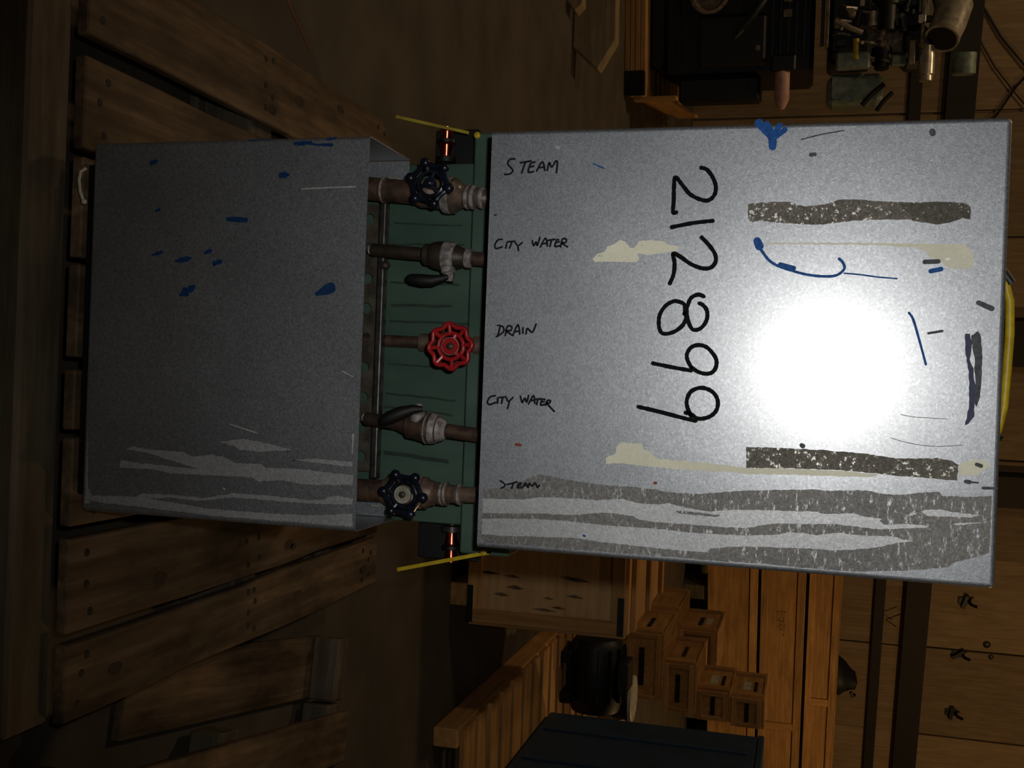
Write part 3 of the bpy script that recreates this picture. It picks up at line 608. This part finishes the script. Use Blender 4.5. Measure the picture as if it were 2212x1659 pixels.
bar('yellow_bar', (.3865, .2, .678), (.3440, .2, .842), .0062, .004, 'yellow_paint', press)
for x, z in ((-.3475, .792), (.3452, .830)):
    MB().lathe((x, .2005, z), (0, -1, 0), [(0, .0055), (.003, .0055), (.005, .003), (.0055, 0)], 16).build('yellow_bolt', 'yellow_paint', press)
MB().tube([(-.2613, -.006, .192), (-.254, -.012, .186), (-.2404, -.012, .1835), (-.2215, -.011, .186), (-.2085, -.008, .190)], .0026, 8).ball((-.2065, -.007, .191), .0048).build('plastic_tie', 'white_plastic', press)
MB().tube([(-.121, .1, 1.578), (-.1078, .1, 1.592), (-.076, .1, 1.6005), (-.0315, .1, 1.6018), (.0195, .1, 1.6001), (.0705, .1, 1.5980), (.1026, .1, 1.5925), (.122, .1, 1.585)], [.003, .0045, .0058, .0062, .0060, .0055, .0045, .003], 12).build('lifting_handle', 'yellow_paint', press)
for a, b in (((-.135, .1, 1.577), (-.100, .1, 1.6015)), ((.131, .1, 1.577), (.108, .1, 1.594))):
    MB().tube([a, b], .0065, 10).build('handle_end', 'engine_dark', press)
MB().ball((.158, .1, 1.583), .008).build('handle_bolt', 'engine_olive', press)

# ------------------------------------------------------------------ pallet under the press
pal = thing('wooden_pallet', 'weathered wooden pallet of wide boards under the sheet metal press', 'pallet')
nail = MB().lathe((0, 0, 0), (0, 0, 1), [(0, .0075), (.0012, .007), (.0016, 0)], 8); nail_o = None
XS = [(-.660, -.490), (-.452, -.300), (-.285, -.120), (-.105, .050), (.065, .165), (.180, .330), (.350, .510), (.524, .657)]
first = None
for i, (a, b) in enumerate(XS):
    y1 = 1.36+R.uniform(-.02, .02); mb = MB(); n = 7; z0 = .143+R.uniform(-.001, .001)
    L = [(a+R.uniform(-.004, .004), .02+(y1-.02)*k/n) for k in range(n+1)]; Rr = [(b+R.uniform(-.004, .004), .02+(y1-.02)*k/n) for k in range(n+1)]
    if i == 0: L[-1] = (L[-1][0]+.05, L[-1][1]); L[-2] = (L[-2][0]+.002, L[-2][1]+.12)
    mb.prism([(x, y, z0) for x, y in L]+[(x, y, z0) for x, y in Rr[::-1]], (0, 0, .0225))
    bd = mb.build('deck_board', 'pallet_long', pal, bevel=.003, seg=1, smooth=False)
    for yy in (.07, .62, .66, 1.26, 1.31):
        for xx in (a+.03, (a+b)/2+R.uniform(-.02, .02), b-.03):
            if abs(xx) < .27 and yy < 1.1: continue
            pos = (xx+R.uniform(-.008, .008), yy+R.uniform(-.012, .012), z0+.0222)
            if nail_o is None: nail_o = nail.build('nail', 'nail_iron', bd, smooth=False, loc=pos)
            else: again(nail_o, bd, pos)
    for _ in range(3):
        kx, ky, kr = R.uniform(a+.03, b-.03), R.uniform(.15, 1.3), R.uniform(.010, .017)
        if abs(kx) > .28 or ky > 1.1:
            MB().prism([(kx+kr*.8*math.cos(t*math.pi/5)+R.uniform(-.001, .001), ky+kr*1.5*math.sin(t*math.pi/5), z0+.0222) for t in range(10)], (0, 0, .0007)).build('wood_knot', 'knot_brown', bd, smooth=False)
for y0, y1 in ((-.088, .012), (.60, .70), (1.24, 1.34)):
    box('cross_beam', 'pallet_cross', pal, -.80 if y0 < 0 else -.655, .655, y0, y1, .045 if y0 < 0 else .022, .1425, .006)
for y0, y1 in ((-.10, .03), (.58, .72), (1.22, 1.35)):
    box('bottom_board', 'pallet_cross', pal, -.655, .655, y0, y1, .0, .022, .003)
box('cross_beam', 'pallet_cross', pal, -.655, .655, -.07, .012, .022, .045, .003)

# ------------------------------------------------------------------ second pallet, right foreground
p2 = thing('wooden_pallet', 'pale wooden pallet lying alone at the right of the press', 'pallet', (1.013, 1.31, 0), math.radians(-9.9))
for k in range(6):
    x0 = .0+k*.165; box('deck_board', 'pallet_long', p2, x0, x0+.14, -1.3, R.uniform(-.01, .01), .098, .12, .003)
for y0 in (-.10, -.68, -1.26):
    box('cross_beam', 'pallet_cross', p2, -.02, .98, y0, y0+.09, .02, .098, .004)
box('bottom_board', 'pallet_long', p2, -.20, -.03, -.95, -.02, .0, .022, .003)
box('bottom_board', 'pallet_long', p2, .10, .24, -1.3, 0, .0, .02, .003)
box('corner_block', 'pallet_cross', p2, -.20, -.03, -.075, -.005, .022, .10, .004)

# ------------------------------------------------------------------ long skid with bucket, motor and dark cabinet
sk = thing('timber_skid', 'long low timber skid with crosswise boards beside the plywood crate', 'skid', (1.405, 2.40, 0))
box('side_timber', 'crate_y', sk, 0, .075, 0, 2.6, 0, .10, .005)
box('side_timber', 'crate_y', sk, 1.1, 1.175, 0, 2.6, 0, .10, .005)
for k in range(14):
    y0 = .03+k*.185; box('cross_board', 'crate_x', sk, .01, 1.17, y0, y0+.125+R.uniform(-.02, .02), .10, .122, .003)
cab = thing('steel_cabinet', 'dark blue grey steel cabinet standing on the timber skid', 'cabinet', (1.745, 2.45, .1225))
box('body', 'teal_steel', cab, 0, .95, 0, 1.385, 0.02, 1.06, .008, seg=2)
box('lid', 'teal_steel', cab, -.006, .956, -.006, 1.39, 1.06, 1.09, .006, seg=2)
for k in range(3): box('side_rib', 'teal_steel', cab, -.012, .001, .25+k*.42, .28+k*.42, .06, 1.02, .003)
box('plinth', 'black_metal', cab, .02, .93, .02, 1.36, 0, .02, .002)
bk = thing('bucket', 'black bucket with a white lid standing on the timber skid', 'bucket', (1.89, 4.72, .1225))
MB().lathe((0, 0, 0), (0, 0, 1), [(0, .105), (.29, .128), (.292, .132), (.305, .132), (.306, .126)], 28).build('pail', 'black_metal', bk)
MB().lathe((0, 0, .300), (0, 0, 1), [(0, .134), (.018, .134), (.022, .128), (.018, .118), (.018, 0)], 28).build('lid', 'white_plastic', bk)
MB().tube([(-.13, 0, .27), (-.12, -.08, .21), (0, -.14, .16), (.12, -.08, .21), (.13, 0, .27)], .004, 6).build('bail', 'steel', bk)
mo = thing('electric_motor', 'big black finned electric motor lying on the timber skid before the bucket', 'motor', (1.655, 4.28, .1225))
MB().lathe((-.215, 0, .17), (1, 0, 0), [(0, .05), (.006, .12), (.04, .145), (.34, .145), (.40, .13), (.42, .06)], 28).build('housing', 'black_metal', mo)
for k in range(14):
    a = k*math.pi/7; box('fin', 'black_metal', mo, -.17, .12, -.004, .004, .13, .165, .001, Matrix.Translation((0, 0, .17)) @ Matrix.Rotation(a, 4, 'X'))
for x in (-.15, .07): box('foot', 'black_metal', mo, x, x+.06, -.15, .15, 0, .06, .004)
box('terminal_box', 'engine_dark', mo, -.10, .06, -.09, .09, .30, .36, .006)
MB().rod((-.215, 0, .17), (-.235, 0, .17), .02).build('shaft', 'steel', mo)

# ------------------------------------------------------------------ crates
c1 = thing('plywood_crate', 'large plywood crate with splintered front and black corner straps beside the press', 'crate', (.25, 2.55, 0))
Wc, Dc, H0, H1 = .765, .98, .078, .705
box('front_panel', 'plywood_crate', c1, 0, Wc, 0, .012, H0, H1, .001)
box('side_panel', 'crate_y', c1, Wc-.012, Wc, .012, Dc, H0, H1, .001)
box('side_panel', 'crate_y', c1, 0, .012, .012, Dc, H0, H1, .001)
box('back_panel', 'plywood_crate', c1, .012, Wc-.012, Dc-.012, Dc, H0, H1, .001)
box('lid', 'crate_x', c1, 0, Wc, 0, Dc, H1, H1+.014, .001)
for z0, z1 in ((H0, H0+.055), (H1-.05, H1)): box('cleat', 'crate_x', c1, .05, Wc-.05, -.019, 0, z0, z1, .002)
for x0, x1 in ((0, .05), (Wc-.05, Wc)): box('cleat', 'crate_z', c1, x0, x1, -.019, 0, H0, H1, .002)
for y0 in (.06, .47, .88): box('lid_batten', 'crate_x', c1, .0, Wc, y0, y0+.06, H1+.014, H1+.032, .002)
for y0 in (0.01, .9): box('side_batten', 'crate_z', c1, Wc, Wc+.018, y0, y0+.06, H0, H1, .002)
for z0 in (H0-.001, H1-.025):
    box('corner_strap', 'black_metal', c1, Wc-.145, Wc+.001, -.0215, -.019, z0, z0+.025, .0005)
for x0 in (.02, .62): box('skid_foot', 'crate_y', c1, x0, x0+.09, .0, Dc, 0, H0, .003)
for i in range(11):
    x = .52+R.uniform(0, .19); z = .14+R.uniform(0, .45); L_ = R.uniform(.04, .11); w_ = R.uniform(.003, .009)
    MB().prism([(x-w_, -.0012, z), (x, -.0012, z-L_/2), (x+w_, -.0012, z), (x+.004, -.0012, z+L_/2)], (0, .001, 0)).build('splinter', 'pallet_long', c1, smooth=False)

def small_crate(loc, size, label, slot=True, lab=True, rz=0.0):
    w, d, h = size
    t = thing('ammunition_style_box', label, 'crate', loc, rz, 'small wooden boxes stacked behind the skid'); t.name = 'small_crate'
    box('body', 'crate_y', t, .008, w-.008, .008, d-.008, .0, h-.008, .001)
    box('lid', 'crate_y', t, 0, w, 0, d, h-.018, h, .002)
    for z0 in (0, h-.055): box('end_cleat', 'crate_x', t, 0, w, -.008, .008, z0, z0+.035, .002)
    for x0 in (0, w-.03): box('end_cleat', 'crate_z', t, x0, x0+.03, -.008, .008, .035, h-.055, .002)
    for y0 in (.05, d-.11): box('side_cleat', 'crate_z', t, -.014, .008, y0, y0+.06, 0, h-.018, .002)
    if slot:
        box('handle_slot', 'gap_dark', t, w*.18, w*.82, -.0005, .007, h*.40, h*.53, .001) if slot == 'v' else box('handle_slot', 'gap_dark', t, w*.22, w*.80, -.0005, .007, h*.36, h*.50, .001)
        box('side_slot', 'gap_dark', t, .0060, .0085, d*.30, d*.66, h*.40 if slot != 'v' else h*.62, h*.52 if slot != 'v' else h*.73, .0005)
    if lab: box('paper_label', 'label_paper', t, .0055, .0085, d*.40, d*.66, h*.58, h*.76, .0003) if slot != 'v' else box('paper_label', 'label_paper', t, .0055, .0085, d*.34, d*.64, h*.28, h*.52, .0003)
    return t
base = thing('low_pallet', 'low wooden pallet under the stack of small wooden boxes', 'pallet', (1.75, 6.0, 0))
for k in range(4): box('deck_board', 'crate_y', base, k*.19, k*.19+.16, 0, 2.1, .165, .185, .003)
for y0 in (.05, 1.0, 1.95): box('cross_beam', 'crate_x', base, 0, .73, y0, y0+.1, 0, .165, .004)
small_crate((1.80, 6.0, .186), (.46, .85, .272), 'lowest wooden box of the stack, half hidden by the black motor', True, False)
small_crate((2.00, 6.03, .459), (.335, .85, .232), 'wide wooden box with a long handle slot, below two labelled boxes', True, False)
small_crate((1.80, 6.93, .186), (.46, .85, .272), 'wooden box at the back of the stack, on the low pallet', False, False)
small_crate((1.97, 6.98, .459), (.335, .85, .30), 'wooden box with a white label behind the long slotted box', True, True)
small_crate((2.175, 6.06, .692), (.20, .72, .238), 'narrow labelled wooden box, second from the top of the stack', 'v', True)
small_crate((2.195, 6.06, .931), (.20, .72, .226), 'narrow labelled wooden box on top of the stack', 'v', True)

def long_crate(z0, h, u0, u1, label, split, prnt=False):
    t = thing('long_crate', label, 'crate', on_wall(u0, 1.2, z0), WALL_RZ, 'long wooden crates stacked along the wall')
    L_ = u1-u0; d = .85
    box('front_panel', 'crate_x', t, 0, L_, .02, .035, 0, h, .001)
    box('lid', 'crate_x', t, 0, L_, .0, d, h-.02, h, .002)
    box('back_panel', 'crate_x', t, 0, L_, d-.03, d, 0, h-.02, .001)
    for za in (0, h-.095): box('rail', 'crate_x', t, 0, L_, 0, .02, za, za+.075, .003)
    for x in split: box('batten', 'crate_z', t, x-u0-.05, x-u0+.05, 0, .02, .075, h-.095, .003)
    if prnt:
        st = MB()
        for dx, pts in ((0, [(0, .11), (0, 0), (.05, .01)]), (.09, [(0, .07), (.05, .08), (.04, 0), (0, .02), (.05, .03)]), (.17, [(0, .09), (.05, .09), (.0, .03), (.05, .02)]), (.25, [(0, .10), (.0, .03)]), (.30, [(.0, .08), (.05, .08)])):
            st.tube([(2.45-u0+dx+a, .0195, .2+b) for a, b in pts], .004, 5)
        st.build('faded_lettering', 'faint_print', t)
    return t
bear = thing('bearer_timbers', 'dark timber bearers under the long wooden crates', 'timber', on_wall(.3, 1.15, 0), WALL_RZ)
for x in (.1, 1.9, 3.7, 5.5): box('bearer', 'pallet_cross', bear, x, x+.2, 0, .8, 0, .3, .005)
long_crate(.301, .60, .3, 6.6, 'lowest long wooden crate by the wall, partly behind small boxes', (1.2, 3.45, 5.2))
long_crate(.935, .52, .3, 7.2, 'middle long wooden crate by the wall, with faded lettering', (.6, 4.13, 6.6), True)
long_crate(1.49, .375, .3, 7.2, 'topmost long wooden crate by the wall', (.5, 3.70, 6.6))
for z_ in (.901, 1.455):
    sp = thing('spacer_batten', 'thin spacer battens between the %s long wooden crates' % ('lower' if z_ < 1 else 'upper'), 'timber', on_wall(.35, 1.15, z_), WALL_RZ)
    for x in (.3, 2.6, 5.2): box('spacer', 'iron_rail', sp, x, x+.12, 0, .75, 0, .034, .002)
hd = thing('cloth_hood', 'dark slumped cloth hood on top of the long wooden crates', 'bag', on_wall(3.5, 1.0, 1.8665), WALL_RZ)
bm_ = MB(); bm_.lathe((0, .15, 0), (0, 0, 1), [(0, .235), (.03, .24), (.10, .19), (.17, .12), (.225, .10), (.245, .06), (.25, 0)], 14)
for v in bm_.bm.verts: v.co += Vector((R.uniform(-.015, .015)+v.co.z*.35, R.uniform(-.015, .015), R.uniform(-.008, .008) if v.co.z > .02 else 0))
bm_.build('cloth', 'rubber', hd)
MB().tube([(.10, -.05, .17), (.16, -.06, .20), (.17, .0, .22)], .02, 8).build('fold', 'black_metal', hd)

# ------------------------------------------------------------------ left background: board, engine on a pallet
tb = MB().prism([(-.9, 0, 0), (-.137, 0, 0), (0, 0, .147), (-.165, 0, .246), (-.9, 0, .235)], (0, .11, 0)).build('pointed_timber', 'grey_timber', bevel=.006, seg=1, smooth=False)
tb.location = (-1.718, 4.4, 0); tag(tb, 'grey timber with a pointed end lying at the far left', 'timber')
tb2 = MB().prism([(-.8, 0, 0), (-.06, 0, 0), (0, 0, .05), (-.04, 0, .09), (-.8, 0, .09)], (0, .10, 0)).build('short_timber', 'grey_timber', bevel=.005, seg=1, smooth=False)
tb2.location = (-1.985, 4.20, 0); tag(tb2, 'low grey timber in front of the pointed timber', 'timber')

ep = thing('engine_pallet', 'heavy timber pallet under the black engine, far left', 'pallet', (-2.07, 6.19, 0), math.radians(10.7))
for x0 in (-.16, -1.1, -2.0): box('runner', 'crate_y', ep, x0, x0+.16, .0, 2.4, 0, .10, .004)
for k in range(4): box('front_board', 'crate_x', ep, -2.0, -.16+.0*k, -.022, 0, .003+k*.038, .003+k*.038+.034, .002)
for k in range(9): box('deck_board', 'crate_x', ep, -2.0, .02, .0+k*.27, k*.27+.22, .10, .135, .003)
box('corner_post', 'crate_z', ep, .02, .05, .02, .16, .06, .37, .003)
box('side_plank', 'crate_y', ep, .02, .045, .16, 2.3, .12, .30, .003)
box('dark_opening', 'gap_dark', ep, -.155, .015, -.05, -.001, .0, .15, .003)  # solid black block painted in for the shaded opening at the pallet corner

en = thing('diesel_engine', 'black diesel engine with silver elbow and yellow caps on a pallet', 'engine', (-2.07, 6.19, .1355), math.radians(10.7))
zb = -.1355
def eb(name, mat, x0, x1, y0, y1, z0, z1, bv=.008): return box(name, mat, en, x0, x1, y0, y1, z0+zb, z1+zb, bv)
eb('engine_block', 'black_metal', -1.5, -.12, .25, 1.6, .25, 1.32, .03)
eb('oil_pan', 'black_metal', -1.4, -.2, .3, 1.5, .1358, .26, .02)
eb('mount', 'black_metal', -.12, .06, .25, .60, .36, .95, .02)
eb('side_cover', 'black_metal', -.55, -.18, .16, .26, .5, 1.0, .03)
for k in range(4): eb('rib', 'black_metal', -1.45, -.15, .225, .255, .35+k*.24, .37+k*.24, .004)
MB().lathe((-.69, .25, .58+zb), (0, -1, 0), [(0, .05), (.05, .05), (.052, .14), (.11, .14), (.112, .12), (.08, .10), (.08, .03), (.13, .03), (.132, 0)], 28).build('fan_pulley', 'engine_tan', en)
MB().tube([(-.72, .2, 1.02+zb), (-.62, .15, .96+zb), (-.50, .13, .88+zb), (-.42, .14, .80+zb), (-.36, .22, .72+zb)], .028, 10).build('coolant_hose', 'engine_dark', en)
eb('radiator_edge', 'engine_dark', -1.3, -.30, .12, .24, 1.36, 1.385, .004)
eb('radiator_trim', 'engine_tan', -1.3, -.28, .10, .24, 1.395, 1.415, .003)
for x0 in (-.66, -.56): eb('bracket', 'engine_tan', x0, x0+.05, .18, .24, 1.10, 1.16, .004)
MB().lathe((-.13, .12, 1.11+zb), (1, 0, 0), [(0, .052), (.19, .052), (.22, .044), (.265, .02), (.27, 0)], 20).build('oil_filter', 'filter_pink', en)
eb('filter_head', 'black_metal', -.24, -.125, .06, .26, 1.03, 1.20, .012)
eb('bell_housing', 'engine_olive', -.10, .12, .2, .7, 1.42, 1.80, .04)
MB().prism([(-.09, .19, 1.45+zb), (.06, .19, 1.45+zb), (.10, .19, 1.60+zb), (.03, .19, 1.74+zb), (-.06, .19, 1.70+zb)], (0, .02, 0)).build('housing_flange', 'engine_olive', en, bevel=.004, smooth=False)
MB().tube([(-.02, .17, 1.80+zb), (.05, .15, 1.72+zb), (.12, .17, 1.66+zb)], .018, 8).build('drain_hose', 'rubber', en)
MB().tube([(.04, .16, 1.86+zb), (.10, .15, 1.80+zb), (.16, .17, 1.76+zb)], .016, 8).build('drain_hose', 'rubber', en)
eb('cylinder_head', 'engine_dark', -1.3, -.18, .3, 1.2, 1.42, 1.70, .03)
eb('valve_cover', 'engine_tan', -.75, -.22, .22, .34, 1.66, 1.93, .02)
eb('injector_box', 'engine_olive', -.24, -.12, .12, .3, 1.47, 1.70, .015)
MB().lathe((-.26, .22, 1.78+zb), (1, -.3, 0), [(0, .07), (.10, .07), (.11, .05), (.14, .05)], 18).build('starter', 'black_metal', en)
eb('rocker_rail', 'engine_olive', -.21, -.14, .16, .24, 1.84, 1.94, .01)
MB().tube([(-.46, .14, 1.46+zb), (-.40, .12, 1.56+zb), (-.37, .14, 1.64+zb)], .020, 8).build('fuel_pipe', 'engine_silver', en)
MB().tube([(-.62, .14, 1.48+zb), (-.60, .12, 1.62+zb)], .016, 8).build('fuel_pipe', 'engine_tan', en)
for i in range(6):
    x = -.72+i*.10; MB().tube([(x, .2, 1.60+zb), (x+.02, .14, 1.70+zb), (x+.05, .2, 1.82+zb)], .011, 6).build('injector_line', 'engine_tan' if i % 2 else 'engine_silver', en)
MB().lathe((-.33, .14, 1.60+zb), (1, 0, .02), [(0, .022), (.10, .022), (.11, .028), (.14, .028)], 12).build('yellow_cap', 'yellow_paint', en)
MB().ball((-.53, .13, 1.80+zb), .034, 1.2, .7, 1).build('yellow_cap', 'yellow_paint', en)
MB().lathe((-.60, .15, 1.80+zb), (1, 0, 0), [(0, .08), (.05, .08), (.06, .06), (.22, .06)], 18).build('alternator', 'black_metal', en)
MB().ball((-.30, .12, 1.64+zb), .014).build('bolt_head', 'engine_silver', en)
MB().ball((-.40, .12, 1.50+zb), .013).build('bolt_head', 'engine_silver', en)
MB().tube([(-.85, .3, 2.05+zb), (-.66, .28, 2.20+zb), (-.52, .24, 2.235+zb), (-.40, .18, 2.20+zb), (-.31, .10, 2.16+zb)], [.12, .125, .125, .115, .11], 22).build('air_elbow', 'engine_silver', en)
MB().lathe((-.318, .105, 2.163+zb), (.72, -.6, -.30), [(0, .113), (.012, .116), (.03, .116), (.031, .100), (.008, .096), (.008, 0)], 26).build('elbow_rim', 'engine_silver', en)
MB().lathe((-.301, .092, 2.156+zb), (.72, -.6, -.30), [(0, .095), (.004, .095), (.005, 0)], 26).build('elbow_mouth', 'gap_dark', en)
MB().lathe((-.26, .16, 2.07+zb), (1, -.1, 0), [(0, .05), (.10, .055), (.19, .055), (.20, .045), (.235, .045), (.24, 0)], 20).build('turbo_outlet', 'engine_silver', en)
eb('bracket', 'engine_tan', -.58, -.22, .12, .15, 2.02, 2.045, .003)
eb('bracket', 'engine_tan', -.30, -.14, .10, .16, 1.95, 1.99, .004)
eb('turbo_housing', 'engine_dark', -.42, -.12, .2, .5, 1.90, 2.10, .05)
eb('intake_box', 'engine_dark', -.72, -.52, .16, .4, 1.86, 2.02, .02)
eb('manifold', 'engine_dark', -1.3, -.3, .4, 1.0, 1.70, 2.10, .05)
MB().lathe((-.22, .3, 2.33+zb), (1, 0, 0), [(0, .08), (.14, .08), (.15, .06)], 18).build('breather', 'engine_olive', en)
for i in range(46):                                      # small pipes, brackets and bolts crowding the engine's upper side
    x = R.uniform(-.78, -.16); z = R.uniform(1.44, 2.06); y = R.uniform(.08, .20)
    mt = R.choice(['engine_tan', 'engine_olive', 'engine_dark', 'engine_tan', 'engine_silver', 'black_metal'])
    k = i % 4
    if k == 0: eb('bracket', mt, x, x+R.uniform(.03, .12), y, y+.08, z, z+R.uniform(.02, .07), .005)
    elif k == 1: MB().tube([(x, y+.08, z+zb), (x+R.uniform(-.05, .05), y, z+zb+.03), (x+R.uniform(-.08, .08), y+.03, z+zb+R.uniform(.06, .12))], R.uniform(.008, .016), 7).build('oil_line', mt, en)
    elif k == 2: MB().lathe((x, y+.06, z+zb), (R.uniform(-.4, .4), -1, R.uniform(-.3, .3)), [(0, .03), (.05, .03), (.055, .022), (.08, .022)], 12).build('fitting', mt, en)
    else: MB().lathe((x, y+.04, z+zb), (1, 0, R.uniform(-.4, .4)), [(0, .022), (.07, .022), (.075, .03), (.10, .03)], 12).build('sensor', mt, en)
for i in range(5): eb('fin_plate', 'engine_dark', -1.2, -.25+R.uniform(-.05, .05), .205, .235, 1.02+i*.055, 1.04+i*.055, .003)
MB().lathe((-.30, .16, .93+zb), (0, -1, 0), [(0, .02), (.02, .02), (.025, .0)], 10).build('drain_plug', 'engine_tan', en)
eb('rear_frame', 'black_metal', -1.6, -1.3, .3, 1.4, .25, 2.2, .03)

# ------------------------------------------------------------------ put each thing's origin at its own base
def rebase(root, loc):
    T = Matrix.Translation(-Vector(loc)); done = set()
    def walk(o):
        for c in o.children:
            if c.type == 'MESH':
                if c.location.length > 1e-9: c.location -= Vector(loc)
                elif c.data.name not in done: c.data.transform(T); done.add(c.data.name)
            walk(c)
    bpy.context.view_layer.update(); walk(root); root.location = loc
rebase(press, (0, .45, .1675)); rebase(pal, (0, .66, 0))
